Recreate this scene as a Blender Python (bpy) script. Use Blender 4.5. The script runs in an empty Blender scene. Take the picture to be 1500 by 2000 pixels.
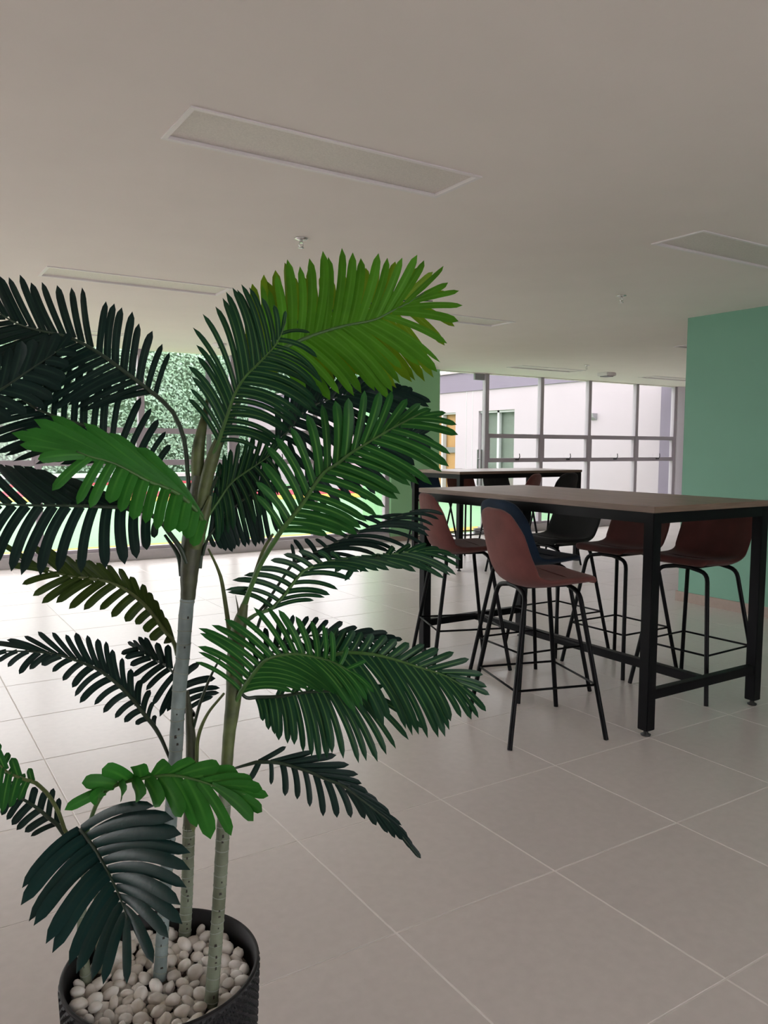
import bpy, bmesh, math, random
import numpy as np
from mathutils import Vector, Matrix, noise

# ------------------------------------------------------------------ camera
F_PX, PITCH, ROLL, YAW, CAM_H = 1543.7, 0.08293, -0.00521, 0.57047, 1.3329
GX, GY, TILE = 1.1501, 2.3201, 0.6
scene = bpy.context.scene
cy, sy = math.cos(YAW), math.sin(YAW)
fwd = Vector((sy*math.cos(PITCH), cy*math.cos(PITCH), -math.sin(PITCH)))
rgt = Vector((cy, -sy, 0)); dwn = fwd.cross(rgt)
c_, s_ = math.cos(ROLL), math.sin(ROLL)
r2 = c_*rgt + s_*dwn; d2 = -s_*rgt + c_*dwn
CAM = Vector((0, 0, CAM_H))
cd = bpy.data.cameras.new('camera'); cam = bpy.data.objects.new('camera', cd)
scene.collection.objects.link(cam)
M = Matrix(((r2.x, -d2.x, -fwd.x, CAM.x), (r2.y, -d2.y, -fwd.y, CAM.y), (r2.z, -d2.z, -fwd.z, CAM.z), (0, 0, 0, 1)))
cam.matrix_world = M
cd.sensor_fit = 'VERTICAL'; cd.sensor_height = 36; cd.sensor_width = 27; cd.lens = F_PX/2000*36
cd.clip_start = 0.05; cd.clip_end = 300
scene.camera = cam

def at(px, py, depth):
    """a point of the scene seen at this pixel, this many metres into the room"""
    px, py, depth = float(px), float(py), float(depth)
    return CAM + depth*(fwd + r2*((px-750)/F_PX) + d2*((py-1000)/F_PX))

# ------------------------------------------------------------------ sky and exposure
SKY_STRENGTH = 5.2
world = bpy.data.worlds.new('sky'); scene.world = world; world.use_nodes = True
wn = world.node_tree.nodes; wl = world.node_tree.links
bg = wn['Background']; bg.inputs[1].default_value = SKY_STRENGTH
bg.inputs[0].default_value = (1.0, 0.927, 0.975, 1)
vs = scene.view_settings
vs.view_transform = 'Standard'; vs.look = 'None'; vs.exposure = 0.12; vs.gamma = 1.0; vs.use_curve_mapping = False
scene.cycles.use_denoising = True
scene.cycles.max_bounces = 14; scene.cycles.diffuse_bounces = 8; scene.cycles.glossy_bounces = 4
scene.cycles.transparent_max_bounces = 12
scene.cycles.sample_clamp_indirect = 6
def portal(name, loc, rot, sx, sz):
    l = bpy.data.lights.new(name, 'AREA'); l.shape = 'RECTANGLE'; l.size = sx; l.size_y = sz
    l.cycles.is_portal = True
    o = bpy.data.objects.new(name, l); o.location = loc; o.rotation_euler = rot; scene.collection.objects.link(o)
#portal('window_portal', (4.0, 9.5, 1.22), (math.radians(-90), 0, 0), 17.0, 2.44)
#portal('rear_window_portal', (1.0, -5.1, 1.22), (math.radians(90), 0, 0), 10.0, 2.4)

# ------------------------------------------------------------------ helpers
rnd = random.Random(7)
HALF = math.pi/2
def link(o): scene.collection.objects.link(o); return o
def tag(o, label=None, cat=None, group=None, kind=None):
    if label: o['label'] = label
    if cat: o['category'] = cat
    if group: o['group'] = group
    if kind: o['kind'] = kind
    return o
def empty(name, loc, rz=0.0):
    o = link(bpy.data.objects.new(name, None)); o.location = loc; o.rotation_euler = (0, 0, rz)
    o.empty_display_size = 0.1; return o
class MB:
    def __init__(s): s.v = []; s.f = []; s.m = []; s.sm = []; s.uv = None
    def add(s, vs, fs, mi=0, smooth=False):
        n = len(s.v); s.v += [tuple(q) for q in vs]
        for f in fs: s.f.append(tuple(i+n for i in f)); s.m.append(mi); s.sm.append(smooth)
    def box(s, x0, x1, y0, y1, z0, z1, mi=0, M=None):
        vs = [(x, y, z) for x in (x0, x1) for y in (y0, y1) for z in (z0, z1)]
        if M: vs = [M @ Vector(q) for q in vs]
        s.add(vs, [(0,1,3,2), (4,6,7,5), (0,4,5,1), (2,3,7,6), (0,2,6,4), (1,5,7,3)], mi); return s
    def bbox(s, x0, x1, y0, y1, z0, z1, b=.003, mi=0, M=None):
        """box with chamfered edges"""
        bm = bmesh.new(); bmesh.ops.create_cube(bm, size=1)
        for v in bm.verts: v.co = Vector(((x0+x1)/2+v.co.x*(x1-x0), (y0+y1)/2+v.co.y*(y1-y0), (z0+z1)/2+v.co.z*(z1-z0)))
        bmesh.ops.bevel(bm, geom=bm.edges[:], offset=b, segments=2, affect='EDGES')
        s.bm(bm, mi, M); return s
    def bm(s, bm, mi=0, M=None, smooth=False):
        bm.verts.index_update()
        vs = [(M @ v.co) if M else v.co.copy() for v in bm.verts]
        s.add(vs, [[v.index for v in f.verts] for f in bm.faces], mi, smooth); bm.free()
    def tube(s, pts, r, n=8, mi=0, caps=True, closed=False):
        pts = [Vector(q) for q in pts]; rs = r if isinstance(r, (list, tuple)) else [r]*len(pts)
        N = len(pts); rings = []; ref = None
        for i, q in enumerate(pts):
            if closed: t = (pts[(i+1) % N]-pts[i-1]).normalized()
            else: t = (pts[min(i+1, N-1)]-pts[max(i-1, 0)]).normalized()
            if ref is None: ref = Vector((0, 0, 1)) if abs(t.z) < .9 else Vector((1, 0, 0))
            a = (ref - t*ref.dot(t))
            if a.length < 1e-5: a = t.orthogonal()
            a.normalize(); b = t.cross(a); ref = a
            rings.append([q + (a*math.cos(k*2*math.pi/n)+b*math.sin(k*2*math.pi/n))*rs[i] for k in range(n)])
        vs = [v for rg in rings for v in rg]; fs = []
        for i in range(N if closed else N-1):
            j = (i+1) % N
            for k in range(n):
                l = (k+1) % n; fs.append((i*n+k, i*n+l, j*n+l, j*n+k))
        s.add(vs, fs, mi, True)
        if caps and not closed: s.add(rings[0], [tuple(reversed(range(n)))], mi); s.add(rings[-1], [tuple(range(n))], mi)
        return s
    def lathe(s, prof, n=32, mi=0, c=(0, 0, 0), smooth=True):
        vs = [(c[0]+r*math.cos(k*2*math.pi/n), c[1]+r*math.sin(k*2*math.pi/n), c[2]+z) for r, z in prof for k in range(n)]
        fs = [(i*n+k, i*n+(k+1) % n, (i+1)*n+(k+1) % n, (i+1)*n+k) for i in range(len(prof)-1) for k in range(n)]
        s.add(vs, fs, mi, smooth); return s
    def mesh(s, name, mats):
        me = bpy.data.meshes.new(name); me.from_pydata(s.v, [], s.f)
        for m in (mats if isinstance(mats, (list, tuple)) else [mats]): me.materials.append(m)
        me.polygons.foreach_set('material_index', s.m); me.polygons.foreach_set('use_smooth', s.sm)
        if s.uv is not None:
            uvl = me.uv_layers.new(name='UVMap'); vi = np.empty(len(me.loops), 'i'); me.loops.foreach_get('vertex_index', vi)
            uvl.data.foreach_set('uv', np.array(s.uv, 'f')[vi].ravel())
        me.update(); return me
    def build(s, name, mats, parent=None, kind=None):
        o = link(bpy.data.objects.new(name, s.mesh(name, mats)))
        if parent: o.parent = parent
        if kind: o['kind'] = kind
        return o
def kids(o): return [c for c in bpy.data.objects if c.parent == o]
def copy_tree(o, parent=None, table=None):
    c = link(o.copy()); c.parent = parent
    for ch in table[o]: copy_tree(ch, c, table)
    return c
def tree_table(root):
    t = {}; todo = [root]
    while todo:
        o = todo.pop(); t[o] = kids(o); todo += t[o]
    return t

# ------------------------------------------------------------------ materials
def mat(name, col, rough=.5, metal=0, spec=.5, var=0, vscale=8, bump=0, bscale=200, coat=0, obj_var=0, stretch=None, col2=None, sheen=0):
    m = bpy.data.materials.new(name); m.use_nodes = True; nt = m.node_tree; N = nt.nodes; L = nt.links
    p = N['Principled BSDF']; p.inputs['Base Color'].default_value = (*col, 1); p.inputs['Roughness'].default_value = rough
    p.inputs['Metallic'].default_value = metal; p.inputs['Specular IOR Level'].default_value = spec
    p.inputs['Coat Weight'].default_value = coat; p.inputs['Sheen Weight'].default_value = sheen
    geo = N.new('ShaderNodeNewGeometry'); src = geo.outputs['Position']
    if stretch:
        tc = N.new('ShaderNodeTexCoord'); mp = N.new('ShaderNodeMapping'); mp.inputs['Scale'].default_value = stretch
        L.new(tc.outputs['Object'], mp.inputs[0]); src = mp.outputs[0]
    out = None
    if var:
        nz = N.new('ShaderNodeTexNoise'); nz.inputs['Scale'].default_value = vscale; nz.inputs['Detail'].default_value = 6
        L.new(src, nz.inputs['Vector'])
        cr = N.new('ShaderNodeValToRGB'); cr.color_ramp.elements[0].position = .3; cr.color_ramp.elements[1].position = .7
        c2 = col2 or tuple(min(1, x*(1+var)) for x in col)
        c1 = tuple(x*(1-var) for x in col) if not col2 else col
        cr.color_ramp.elements[0].color = (*c1, 1); cr.color_ramp.elements[1].color = (*c2, 1)
        L.new(nz.outputs[0], cr.inputs[0]); out = cr.outputs[0]
    if obj_var:
        oi = N.new('ShaderNodeObjectInfo'); hs = N.new('ShaderNodeHueSaturation'); mr = N.new('ShaderNodeMapRange')
        mr.inputs[3].default_value = 1-obj_var; mr.inputs[4].default_value = 1+obj_var
        L.new(oi.outputs['Random'], mr.inputs[0]); L.new(mr.outputs[0], hs.inputs['Value'])
        if out: L.new(out, hs.inputs['Color'])
        else: hs.inputs['Color'].default_value = (*col, 1)
        out = hs.outputs[0]
    if out: L.new(out, p.inputs['Base Color'])
    if bump:
        nb = N.new('ShaderNodeTexNoise'); nb.inputs['Scale'].default_value = bscale; nb.inputs['Detail'].default_value = 3
        L.new(src, nb.inputs['Vector']); b = N.new('ShaderNodeBump'); b.inputs['Strength'].default_value = bump; b.inputs['Distance'].default_value = .002
        L.new(nb.outputs[0], b.inputs['Height']); L.new(b.outputs[0], p.inputs['Normal'])
    return m
def leaf_mat(name, col, vein, trans=.2, rough=.38):
    m = bpy.data.materials.new(name); m.use_nodes = True; nt = m.node_tree; N = nt.nodes; L = nt.links
    p = N['Principled BSDF']; p.inputs['Roughness'].default_value = rough; p.inputs['Specular IOR Level'].default_value = .2
    uv = N.new('ShaderNodeUVMap'); sp = N.new('ShaderNodeSeparateXYZ'); L.new(uv.outputs[0], sp.inputs[0])
    a = N.new('ShaderNodeMath'); a.operation = 'SUBTRACT'; a.inputs[1].default_value = .5; L.new(sp.outputs[0], a.inputs[0])
    b = N.new('ShaderNodeMath'); b.operation = 'ABSOLUTE'; L.new(a.outputs[0], b.inputs[0])
    mr = N.new('ShaderNodeMapRange'); mr.inputs[1].default_value = .02; mr.inputs[2].default_value = .13; mr.inputs[3].default_value = 1; mr.inputs[4].default_value = 0
    L.new(b.outputs[0], mr.inputs[0])
    vf = N.new('ShaderNodeMapRange'); vf.inputs[1].default_value = .5; vf.inputs[2].default_value = .95; vf.inputs[3].default_value = 1; vf.inputs[4].default_value = 0
    L.new(sp.outputs[1], vf.inputs[0])
    mm = N.new('ShaderNodeMath'); mm.operation = 'MULTIPLY'; L.new(mr.outputs[0], mm.inputs[0]); L.new(vf.outputs[0], mm.inputs[1])
    geo = N.new('ShaderNodeNewGeometry'); nz = N.new('ShaderNodeTexNoise'); nz.inputs['Scale'].default_value = 30; nz.inputs['Detail'].default_value = 4
    L.new(geo.outputs['Position'], nz.inputs['Vector'])
    mx0 = N.new('ShaderNodeMix'); mx0.data_type = 'RGBA'; mx0.inputs[6].default_value = (*[c*.72 for c in col], 1); mx0.inputs[7].default_value = (*[c*1.3 for c in col], 1)
    L.new(nz.outputs[0], mx0.inputs[0])
    mx = N.new('ShaderNodeMix'); mx.data_type = 'RGBA'; L.new(mm.outputs[0], mx.inputs[0]); L.new(mx0.outputs[2], mx.inputs[6]); mx.inputs[7].default_value = (*vein, 1)
    L.new(mx.outputs[2], p.inputs['Base Color'])
    wv = N.new('ShaderNodeTexNoise'); wv.inputs['Scale'].default_value = 160
    L.new(geo.outputs['Position'], wv.inputs['Vector']); bu = N.new('ShaderNodeBump'); bu.inputs['Strength'].default_value = .25; bu.inputs['Distance'].default_value = .001
    L.new(wv.outputs[0], bu.inputs['Height']); L.new(bu.outputs[0], p.inputs['Normal'])
    tr = N.new('ShaderNodeBsdfTranslucent'); L.new(mx.outputs[2], tr.inputs['Color'])
    ms = N.new('ShaderNodeMixShader'); ms.inputs[0].default_value = trans
    L.new(p.outputs[0], ms.inputs[1]); L.new(tr.outputs[0], ms.inputs[2]); L.new(ms.outputs[0], N['Material Output'].inputs[0])
    return m
def glass_mat(name, refl=.06, tint=(.97, 1, .98)):
    m = bpy.data.materials.new(name); m.use_nodes = True; nt = m.node_tree; N = nt.nodes; L = nt.links
    N.remove(N['Principled BSDF']); t = N.new('ShaderNodeBsdfTransparent'); t.inputs[0].default_value = (*tint, 1)
    g = N.new('ShaderNodeBsdfGlossy'); g.inputs['Roughness'].default_value = .02; ms = N.new('ShaderNodeMixShader')
    lw = N.new('ShaderNodeLayerWeight'); pw = N.new('ShaderNodeMath'); pw.operation = 'POWER'; pw.inputs[1].default_value = 5
    mr = N.new('ShaderNodeMapRange'); mr.inputs[3].default_value = .035; mr.inputs[4].default_value = .8
    L.new(lw.outputs['Facing'], pw.inputs[0]); L.new(pw.outputs[0], mr.inputs[0])
    L.new(mr.outputs[0], ms.inputs[0]); L.new(t.outputs[0], ms.inputs[1]); L.new(g.outputs[0], ms.inputs[2]); L.new(ms.outputs[0], N['Material Output'].inputs[0])
    return m
def trunk_mat(name, c1, c2, ring=True):
    m = mat(name, c1, .6, var=.3, vscale=25, col2=c2, bump=.5, bscale=90)
    return m
MT = dict(
    ceiling=mat('ceiling_paint', (.82, .77, .735), .85, var=.015, vscale=3, bump=.08, bscale=60),
    tile=mat('floor_tile', (.60, .552, .535), .28, spec=.5, var=.035, vscale=30, obj_var=.025, bump=.07, bscale=9),
    grout=mat('grout', (.82, .78, .76), .8),
    teal=mat('teal_paint', (.175, .36, .27), .7, var=.02, vscale=4, bump=.1, bscale=90),
    sage=mat('sage_paint', (.24, .47, .25), .7, var=.02, vscale=4, bump=.1, bscale=90),
    white=mat('white_paint', (.8, .78, .77), .8),
    skirt=mat('skirting_tile', (.31, .24, .205), .4, var=.06, vscale=20),
    alu=mat('window_aluminium', (.36, .32, .36), .5),
    curb=mat('curb_stone', (.42, .39, .40), .6, var=.06, vscale=12),
    jamb=mat('white_jamb', (.75, .72, .78), .6),
    black=mat('black_steel', (.003, .003, .004), .45, spec=.12),
    rubber=mat('black_rubber', (.012, .012, .012), .6),
    wood=mat('brown_laminate', (.155, .082, .058), .38, var=.2, vscale=3, stretch=(14, 1.2, 14), col2=(.28, .17, .13)),
    wood_edge=mat('laminate_edge', (.13, .085, .062), .5, var=.2, vscale=3, stretch=(2, 2, 40), col2=(.20, .135, .10)),
    rust=mat('dusty_pink_velvet', (.105, .032, .028), .85, spec=.25, var=.22, vscale=9, bump=.3, bscale=300, sheen=.08),
    rose=mat('rose_velvet', (.130, .042, .038), .85, spec=.25, var=.2, vscale=9, bump=.3, bscale=300, sheen=.08),
    navy=mat('navy_velvet', (.005, .014, .030), .85, spec=.2, var=.25, vscale=9, bump=.3, bscale=300, sheen=.04),
    char=mat('charcoal_velvet', (.012, .013, .013), .85, spec=.25, var=.2, vscale=9, bump=.3, bscale=300, sheen=.02),
    burg=mat('burgundy_velvet', (.072, .022, .019), .8, spec=.25, var=.2, vscale=9, bump=.3, bscale=300, sheen=.05),
    rim=mat('light_rim', (.80, .76, .77), .4),
    diff=mat('light_diffuser', (.70, .655, .62), .5, var=.08, vscale=160),
    chrome=mat('chrome', (.7, .7, .7), .2, metal=1),
    glass=glass_mat('window_glass'),
    turf=mat('mint_turf', (.135, .27, .14), .9, var=.08, vscale=9),
    red=mat('red_turf', (.32, .02, .035), .9), yellow=mat('yellow_turf', (.38, .26, .03), .9),
    concrete=mat('outdoor_concrete', (.42, .40, .41), .8, var=.06, vscale=3),
    bwall=mat('white_render', (.34, .295, .325), .8, var=.03, vscale=.8),
    bband=mat('grey_violet_render', (.15, .125, .17), .8, var=.05, vscale=2),
    bdoor=mat('orange_wood', (.32, .18, .065), .5, var=.1, vscale=3),
    bdark=mat('grey_interior', (.14, .145, .135), .6, var=.1, vscale=2),
    bframe=mat('white_frame', (.42, .42, .43), .4),
    hedge=mat('hedge_leaf', (.10, .19, .10), .6, var=.5, vscale=3, col2=(.26, .38, .29)),
    hedge_back=mat('hedge_backing', (.06, .11, .06), .9),
    dgreen=mat('dark_green_board', (.03, .07, .05), .7),
    lampgrey=mat('grey_metal', (.25, .24, .26), .5),
    pot=mat('black_pot', (.012, .012, .014), .55, spec=.35),
    pebble=mat('white_pebble', (.60, .54, .47), .4, var=.25, vscale=22, obj_var=.14, col2=(.93, .92, .91)),
    soil=mat('pale_gravel_bed', (.16, .14, .12), .9, var=.3, vscale=60),
    trunk_grey=mat('grey_palm_bark', (.20, .25, .25), .6, var=.2, vscale=40, bump=.5, bscale=70),
    trunk_pale=mat('pale_green_bark', (.11, .125, .08), .6, var=.25, vscale=14, bump=.5, bscale=70, col2=(.22, .255, .19)),
    trunk_brown=mat('brown_palm_bark', (.12, .12, .08), .6, var=.25, vscale=30, bump=.5, bscale=70),
    sheath=mat('leaf_sheath', (.045, .060, .022), .5, var=.45, vscale=30, col2=(.13, .165, .055), bump=.4, bscale=80),
    sheath_dark=mat('dark_leaf_sheath', (.030, .032, .018), .5, var=.4, vscale=30, col2=(.075, .085, .045), bump=.4, bscale=80),
    ring=mat('pale_bark_ring', (.24, .27, .23), .6),
    mark=mat('bark_mark', (.03, .025, .02), .8),
    leaf_dark=leaf_mat('dark_leaf', (.0055, .019, .016), (.015, .040, .027), .05, .44),  # frond tones: part of their light and shade is put into the leaf colour
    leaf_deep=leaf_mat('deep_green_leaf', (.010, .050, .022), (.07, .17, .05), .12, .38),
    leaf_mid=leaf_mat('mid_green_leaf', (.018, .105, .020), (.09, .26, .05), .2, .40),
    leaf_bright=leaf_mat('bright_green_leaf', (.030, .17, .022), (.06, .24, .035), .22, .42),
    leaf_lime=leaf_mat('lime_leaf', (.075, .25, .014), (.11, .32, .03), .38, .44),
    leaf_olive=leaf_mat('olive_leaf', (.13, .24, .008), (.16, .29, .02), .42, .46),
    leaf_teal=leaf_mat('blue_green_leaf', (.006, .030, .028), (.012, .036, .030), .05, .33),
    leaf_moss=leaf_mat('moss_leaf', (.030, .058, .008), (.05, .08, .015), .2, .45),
)

# ------------------------------------------------------------------ room shell
H = 2.435; FY = 9.30
X0, X1, Y0 = -4.0, 12.45, -4.2
# floor: grout bed with raised tiles
fl = MB().box(X0-.2, X1+.2, Y0-.2, FY+.0, -.12, -.0012).build('floor', MT['grout'])
tag(fl, 'beige porcelain tiled floor with pale joints', kind='structure')
def proj(P):
    v = Vector(P)-CAM; z = v.dot(fwd)
    return (750+F_PX*v.dot(r2)/z, 1000+F_PX*v.dot(d2)/z, z) if z > .05 else None
tm = MB(); hw = TILE/2-.0024; b = .0012
tm.add([(-hw, -hw, -.004), (hw, -hw, -.004), (hw, hw, -.004), (-hw, hw, -.004), (-hw, -hw, -b), (hw, -hw, -b), (hw, hw, -b), (-hw, hw, -b),
        (-hw+b, -hw+b, 0), (hw-b, -hw+b, 0), (hw-b, hw-b, 0), (-hw+b, hw-b, 0)],
       [(0,1,5,4), (1,2,6,5), (2,3,7,6), (3,0,4,7), (4,5,9,8), (5,6,10,9), (6,7,11,10), (7,4,8,11), (8,9,10,11)])
tile_mesh = tm.mesh('tile', MT['tile'])
cells = []; i0 = int((X0-GX)//TILE)-1
for i in range(i0, int((X1-GX)//TILE)+1):
    for j in range(int((Y0-GY)//TILE), int((FY-GY)//TILE)+1):
        cx, cy_ = GX+(i+.5)*TILE, GY+(j+.5)*TILE
        a0, a1, b0, b1 = max(cx-hw, X0), min(cx+hw, X1), max(cy_-hw, Y0), min(cy_+hw, FY-.07)
        if a1-a0 < .02 or b1-b0 < .02: continue
        vis = 0; full = (a1-a0 > 2*hw-.001 and b1-b0 > 2*hw-.001)
        for u in (-.29, 0, .29):
            for w in (-.29, 0, .29):
                q = proj((cx+u, cy_+w, 0))
                if q and -10 < q[0] < 1510 and q[1] < 2020: vis += 1
        d = math.hypot(cx, cy_)
        beh = (cx > 5.9 and cy_ < 4.3*cx/5.86)        # hidden behind the teal wall
        cells.append((0 if (vis and not beh) else 1, d, cx, cy_, a0, a1, b0, b1, full))
cells.sort(); rest = MB(); nt = 0
for hid, d, cx, cy_, a0, a1, b0, b1, full in cells:
    if not hid and full and nt < 290:
        o = link(bpy.data.objects.new('tile', tile_mesh)); o.location = (cx, cy_, 0); o.parent = fl; nt += 1
    else: rest.box(a0, a1, b0, b1, -.004, 0)
rest.build('tile_field', MT['tile'], fl, 'stuff')

# ceiling with recesses for the light panels
LX, LY = [1.52, 4.19, 8.02, 10.7], []
panels = [(1.52, 2.752), (1.55, 5.5), (4.19, 2.752), (4.19, 5.51), (7.97, 5.5), (8.02, 8.26), (10.75, 8.26), (1.55, 8.26)]
LW, LD = .60, .15
xs = sorted({X0-.2, X1+.2, *[round(x+s*LW, 4) for x, y in panels for s in (-1, 1)]})
ys = sorted({Y0-.2, FY+.1, *[round(y+s*LD, 4) for x, y in panels for s in (-1, 1)]})
cm = MB()
for a, b_ in zip(xs, xs[1:]):
    for c, d in zip(ys, ys[1:]):
        mx, my = (a+b_)/2, (c+d)/2
        if any(abs(mx-x) < LW and abs(my-y) < LD for x, y in panels): continue
        cm.add([(a, c, H), (b_, c, H), (b_, d, H), (a, d, H)], [(0, 3, 2, 1)])
cm.box(X0-.2, X1+.2, Y0-.2, FY+.1, H+.12, H+.3)
tag(cm.build('ceiling', MT['ceiling']), 'smooth off-white plaster ceiling', kind='structure')
plab = ['largest unlit panel light, above the palm', 'unlit panel light above the windows behind the left fronds', 'panel light cut by the right edge near the teal wall',
        'panel light behind the lime frond tips', 'panel light whose corner shows beside the teal wall top', 'thin panel light above the courtyard window mullions',
        'thin panel light next to the window jamb by the teal wall', 'thin panel light over the hedge window behind the dark upper left fronds']
def panel_light(x, y, lab):
    r = empty('ceiling_light', (x, y, H))
    tag(r, lab, 'ceiling light', 'recessed panel lights in the ceiling')
    f = MB(); w, d, t = LW+.012, LD+.012, .018
    for q in ((-w, w, -d, -d+t), (-w, w, d-t, d), (-w, -w+t, -d+t, d-t), (w-t, w, -d+t, d-t)): f.box(q[0], q[1], q[2], q[3], -.006, -.0005)
    f.build('frame', MT['rim'], r)
    h = MB(); w, d = LW-.003, LD-.003
    for q in ((-w, w, -d, -d+.003), (-w, w, d-.003, d), (-w, -w+.003, -d, d), (w-.003, w, -d, d)): h.box(*q, -.0005, .05)
    h.build('housing', MT['rim'], r)
    MB().box(-LW+.008, LW-.008, -LD+.008, LD-.008, .006, .012).build('diffuser', MT['diff'], r)
    return r
for k, (x, y) in enumerate(panels):
    panel_light(x, y, plab[k])

# walls
tw = MB().box(5.87, 6.17, Y0, 4.37, 0, H).build('wall_right', MT['teal']); tag(tw, 'teal painted wall end at the right', kind='structure')
bb = MB().box(5.855, 5.87, Y0, 4.385, 0, .085).box(5.87, 6.18, 4.37, 4.385, 0, .085).build('baseboard_right', MT['skirt']); tag(bb, 'brown tile skirting along the teal wall', kind='structure')
tag(MB().box(X1, X1+.2, Y0, FY+.1, 0, H).build('wall_east', MT['jamb']), 'white far side wall', kind='structure')
tag(MB().box(X0-.2, X0, Y0, FY+.1, 2.38, H).box(X0-.2, X0, Y0, 3.8, 0, 2.38).box(X0-.2, X0, 7.5, FY+.1, 0, 2.38).build('wall_left', MT['white']), 'white wall outside the view', kind='structure')
tag(MB().box(4.4, X1, Y0-.2, Y0, 0, H).box(X0-.2, -1.0, Y0-.2, Y0, 0, H).box(-1.0, 4.4, Y0-.2, Y0, 2.2, H).build('wall_back', MT['white']), 'white wall behind the camera', kind='structure')
# green column between the two glazed runs
col = MB().box(6.03, 6.86, 9.22, 9.98, 0, 3.0).build('column', MT['sage']); tag(col, 'sage green column between the windows', kind='structure')
tag(MB().box(6.018, 6.872, 9.208, 9.22, 0, .07).box(6.018, 6.03, 9.22, 9.99, 0, .07).build('baseboard_middle', MT['skirt']), 'brown tile skirting round the green column', kind='structure')

# ------------------------------------------------------------------ glazing
def glazed(name, label, xm, x_end, handles, first=None):
    w = empty(name, (0, 0, 0)); tag(w, label, kind='structure')
    ya, yb = FY-.03, FY+.05; t = .035
    edges = xm
    for k, x in enumerate(edges):
        MB().bbox(x-t, x+t, ya, yb, .11, H, .004).build('mullion', MT['alu'], w)
    for a, b_ in zip(edges, edges[1:]):
        for z in (1.13, 1.50): MB().bbox(a+t, b_-t, ya+.005, yb-.005, z-.032, z+.032, .004).build('transom', MT['alu'], w)
        MB().box(a+t, b_-t, ya+.005, yb-.005, .11, .15).build('bottom_rail', MT['alu'], w)
        for z0, z1 in ((.15, 1.098), (1.162, 1.468), (1.532, H)):
            MB().box(a+t, b_-t, FY+.008, FY+.014, z0, z1).build('pane', MT['glass'], w)
        s = MB()
        for q in ((a+t, a+t+.03, 1.162, 1.468), (b_-t-.03, b_-t, 1.162, 1.468)): s.box(q[0], q[1], FY-.025, FY+.03, q[2], q[3])
        s.build('sash', MT['alu'], w)
        m = (a+b_)/2+.04
        h = MB().box(m-.03, m+.03, ya-.025, ya, 1.128, 1.15).tube([(m+.02, ya-.02, 1.14), (m+.035, ya-.035, 1.18), (m+.03, ya-.03, 1.23)], .007, 6)
        h.build('handle', MT['rubber'], w)
    return w
glazed('window_1', 'aluminium framed glazing onto the hedge', [6.0-.0-1.13*k+.0 for k in range(9, -1, -1)] , None, None)
glazed('window_2', 'aluminium framed glazing onto the white courtyard building', [7.79, 8.92, 10.0, 11.17, 12.2], None, None)
cu = MB().bbox(X0, 6.018, FY-.075, FY+.12, 0, .112, .006).bbox(7.79-.035, X1, FY-.075, FY+.12, 0, .112, .006).build('trim_1', MT['curb'])
tag(cu, 'grey sill curb under the glazing', kind='structure')
tag(MB().box(12.235, X1, FY-.05, FY+.06, 0, H).build('trim_2', MT['jamb']), 'white jamb at the end of the window', kind='structure')
tag(MB().box(6.86, X1, FY-.03, FY+.05, H-.012, H+.02).build('trim_3', MT['ceiling']), 'ceiling edge above the glazing', kind='structure')
# glass door beside the column, standing in the same run
dr = empty('door_1', (6.90, FY, 0)); tag(dr, 'frameless glass door with long bar handles', kind='structure')
MB().box(0, .84, 0, .012, .02, H-.02).build('pane', MT['glass'], dr)
MB().bbox(.70, .84, -.015, .027, .02, .10).bbox(.66, .84, -.015, .027, 2.33, 2.42).build('hinge_fitting', MT['lampgrey'], dr)
for yy in (-.055, .067):
    hb = MB().tube([(.765 if yy < 0 else .80, yy, .75), (.765 if yy < 0 else .80, yy, 1.29)], .014, 10)
    hb.tube([(.765 if yy < 0 else .80, yy, 1.15), (.78, .006, 1.15)], .008, 6).build('door_handle', MT['lampgrey'], dr)
MB().box(-.04, .86, -.04, .16, 0, .02).build('threshold', MT['curb'], dr)
# glazing added behind the camera to brighten the room
rw = empty('fill_window_rear', (0, 0, 0)); tag(rw, 'added fill-light glazing behind the camera', kind='structure')
fr = MB()
for x in (-.97, .8, 2.6, 4.37): fr.box(x-.03, x+.03, Y0-.1, Y0-.04, 0, 2.2)
fr.build('frame', MT['alu'], rw); MB().box(-1, 4.4, Y0-.075, Y0-.07, 0, 2.2).build('pane', MT['glass'], rw)
rw = empty('fill_window_side', (0, 0, 0)); tag(rw, 'added fill-light side glazing outside the view', kind='structure')  # second unseen opening, added to let more daylight in
fr = MB()
for y in (3.83, 5.6, 7.47): fr.box(X0-.1, X0-.04, y-.03, y+.03, 0, 2.38)
fr.build('frame', MT['alu'], rw); MB().box(X0-.075, X0-.07, 3.8, 7.5, 0, 2.38).build('pane', MT['glass'], rw)

# ------------------------------------------------------------------ outside
gd = MB().box(-40, 40, FY+.10, 60, -.15, -.02).build('ground', MT['turf']); tag(gd, 'mint green artificial turf outside', kind='structure')
tag(MB().box(-40, 40, -40, Y0-.2, -.15, -.02).box(-40, X0-.2, Y0-.2, FY+.1, -.15, -.02).build('ground_rear', MT['concrete']), 'paving behind the camera', kind='structure')
def stripe(pts, w, m):
    s = MB(); P = [Vector((*q, 0)) for q in pts]; L = []
    for i, q in enumerate(P):
        t = (P[min(i+1, len(P)-1)]-P[max(i-1, 0)]).normalized(); n = Vector((-t.y, t.x, 0))*w/2; L.append((q-n, q+n))
    for (a, b_), (c, d) in zip(L, L[1:]):
        s.add([(v.x, v.y, z) for z in (-.02, -.004) for v in (a, c, d, b_)], [(4, 5, 6, 7), (0, 4, 7, 3), (1, 2, 6, 5), (0, 1, 5, 4), (3, 7, 6, 2)])
    s.build('painted_stripe', m, gd)
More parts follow.
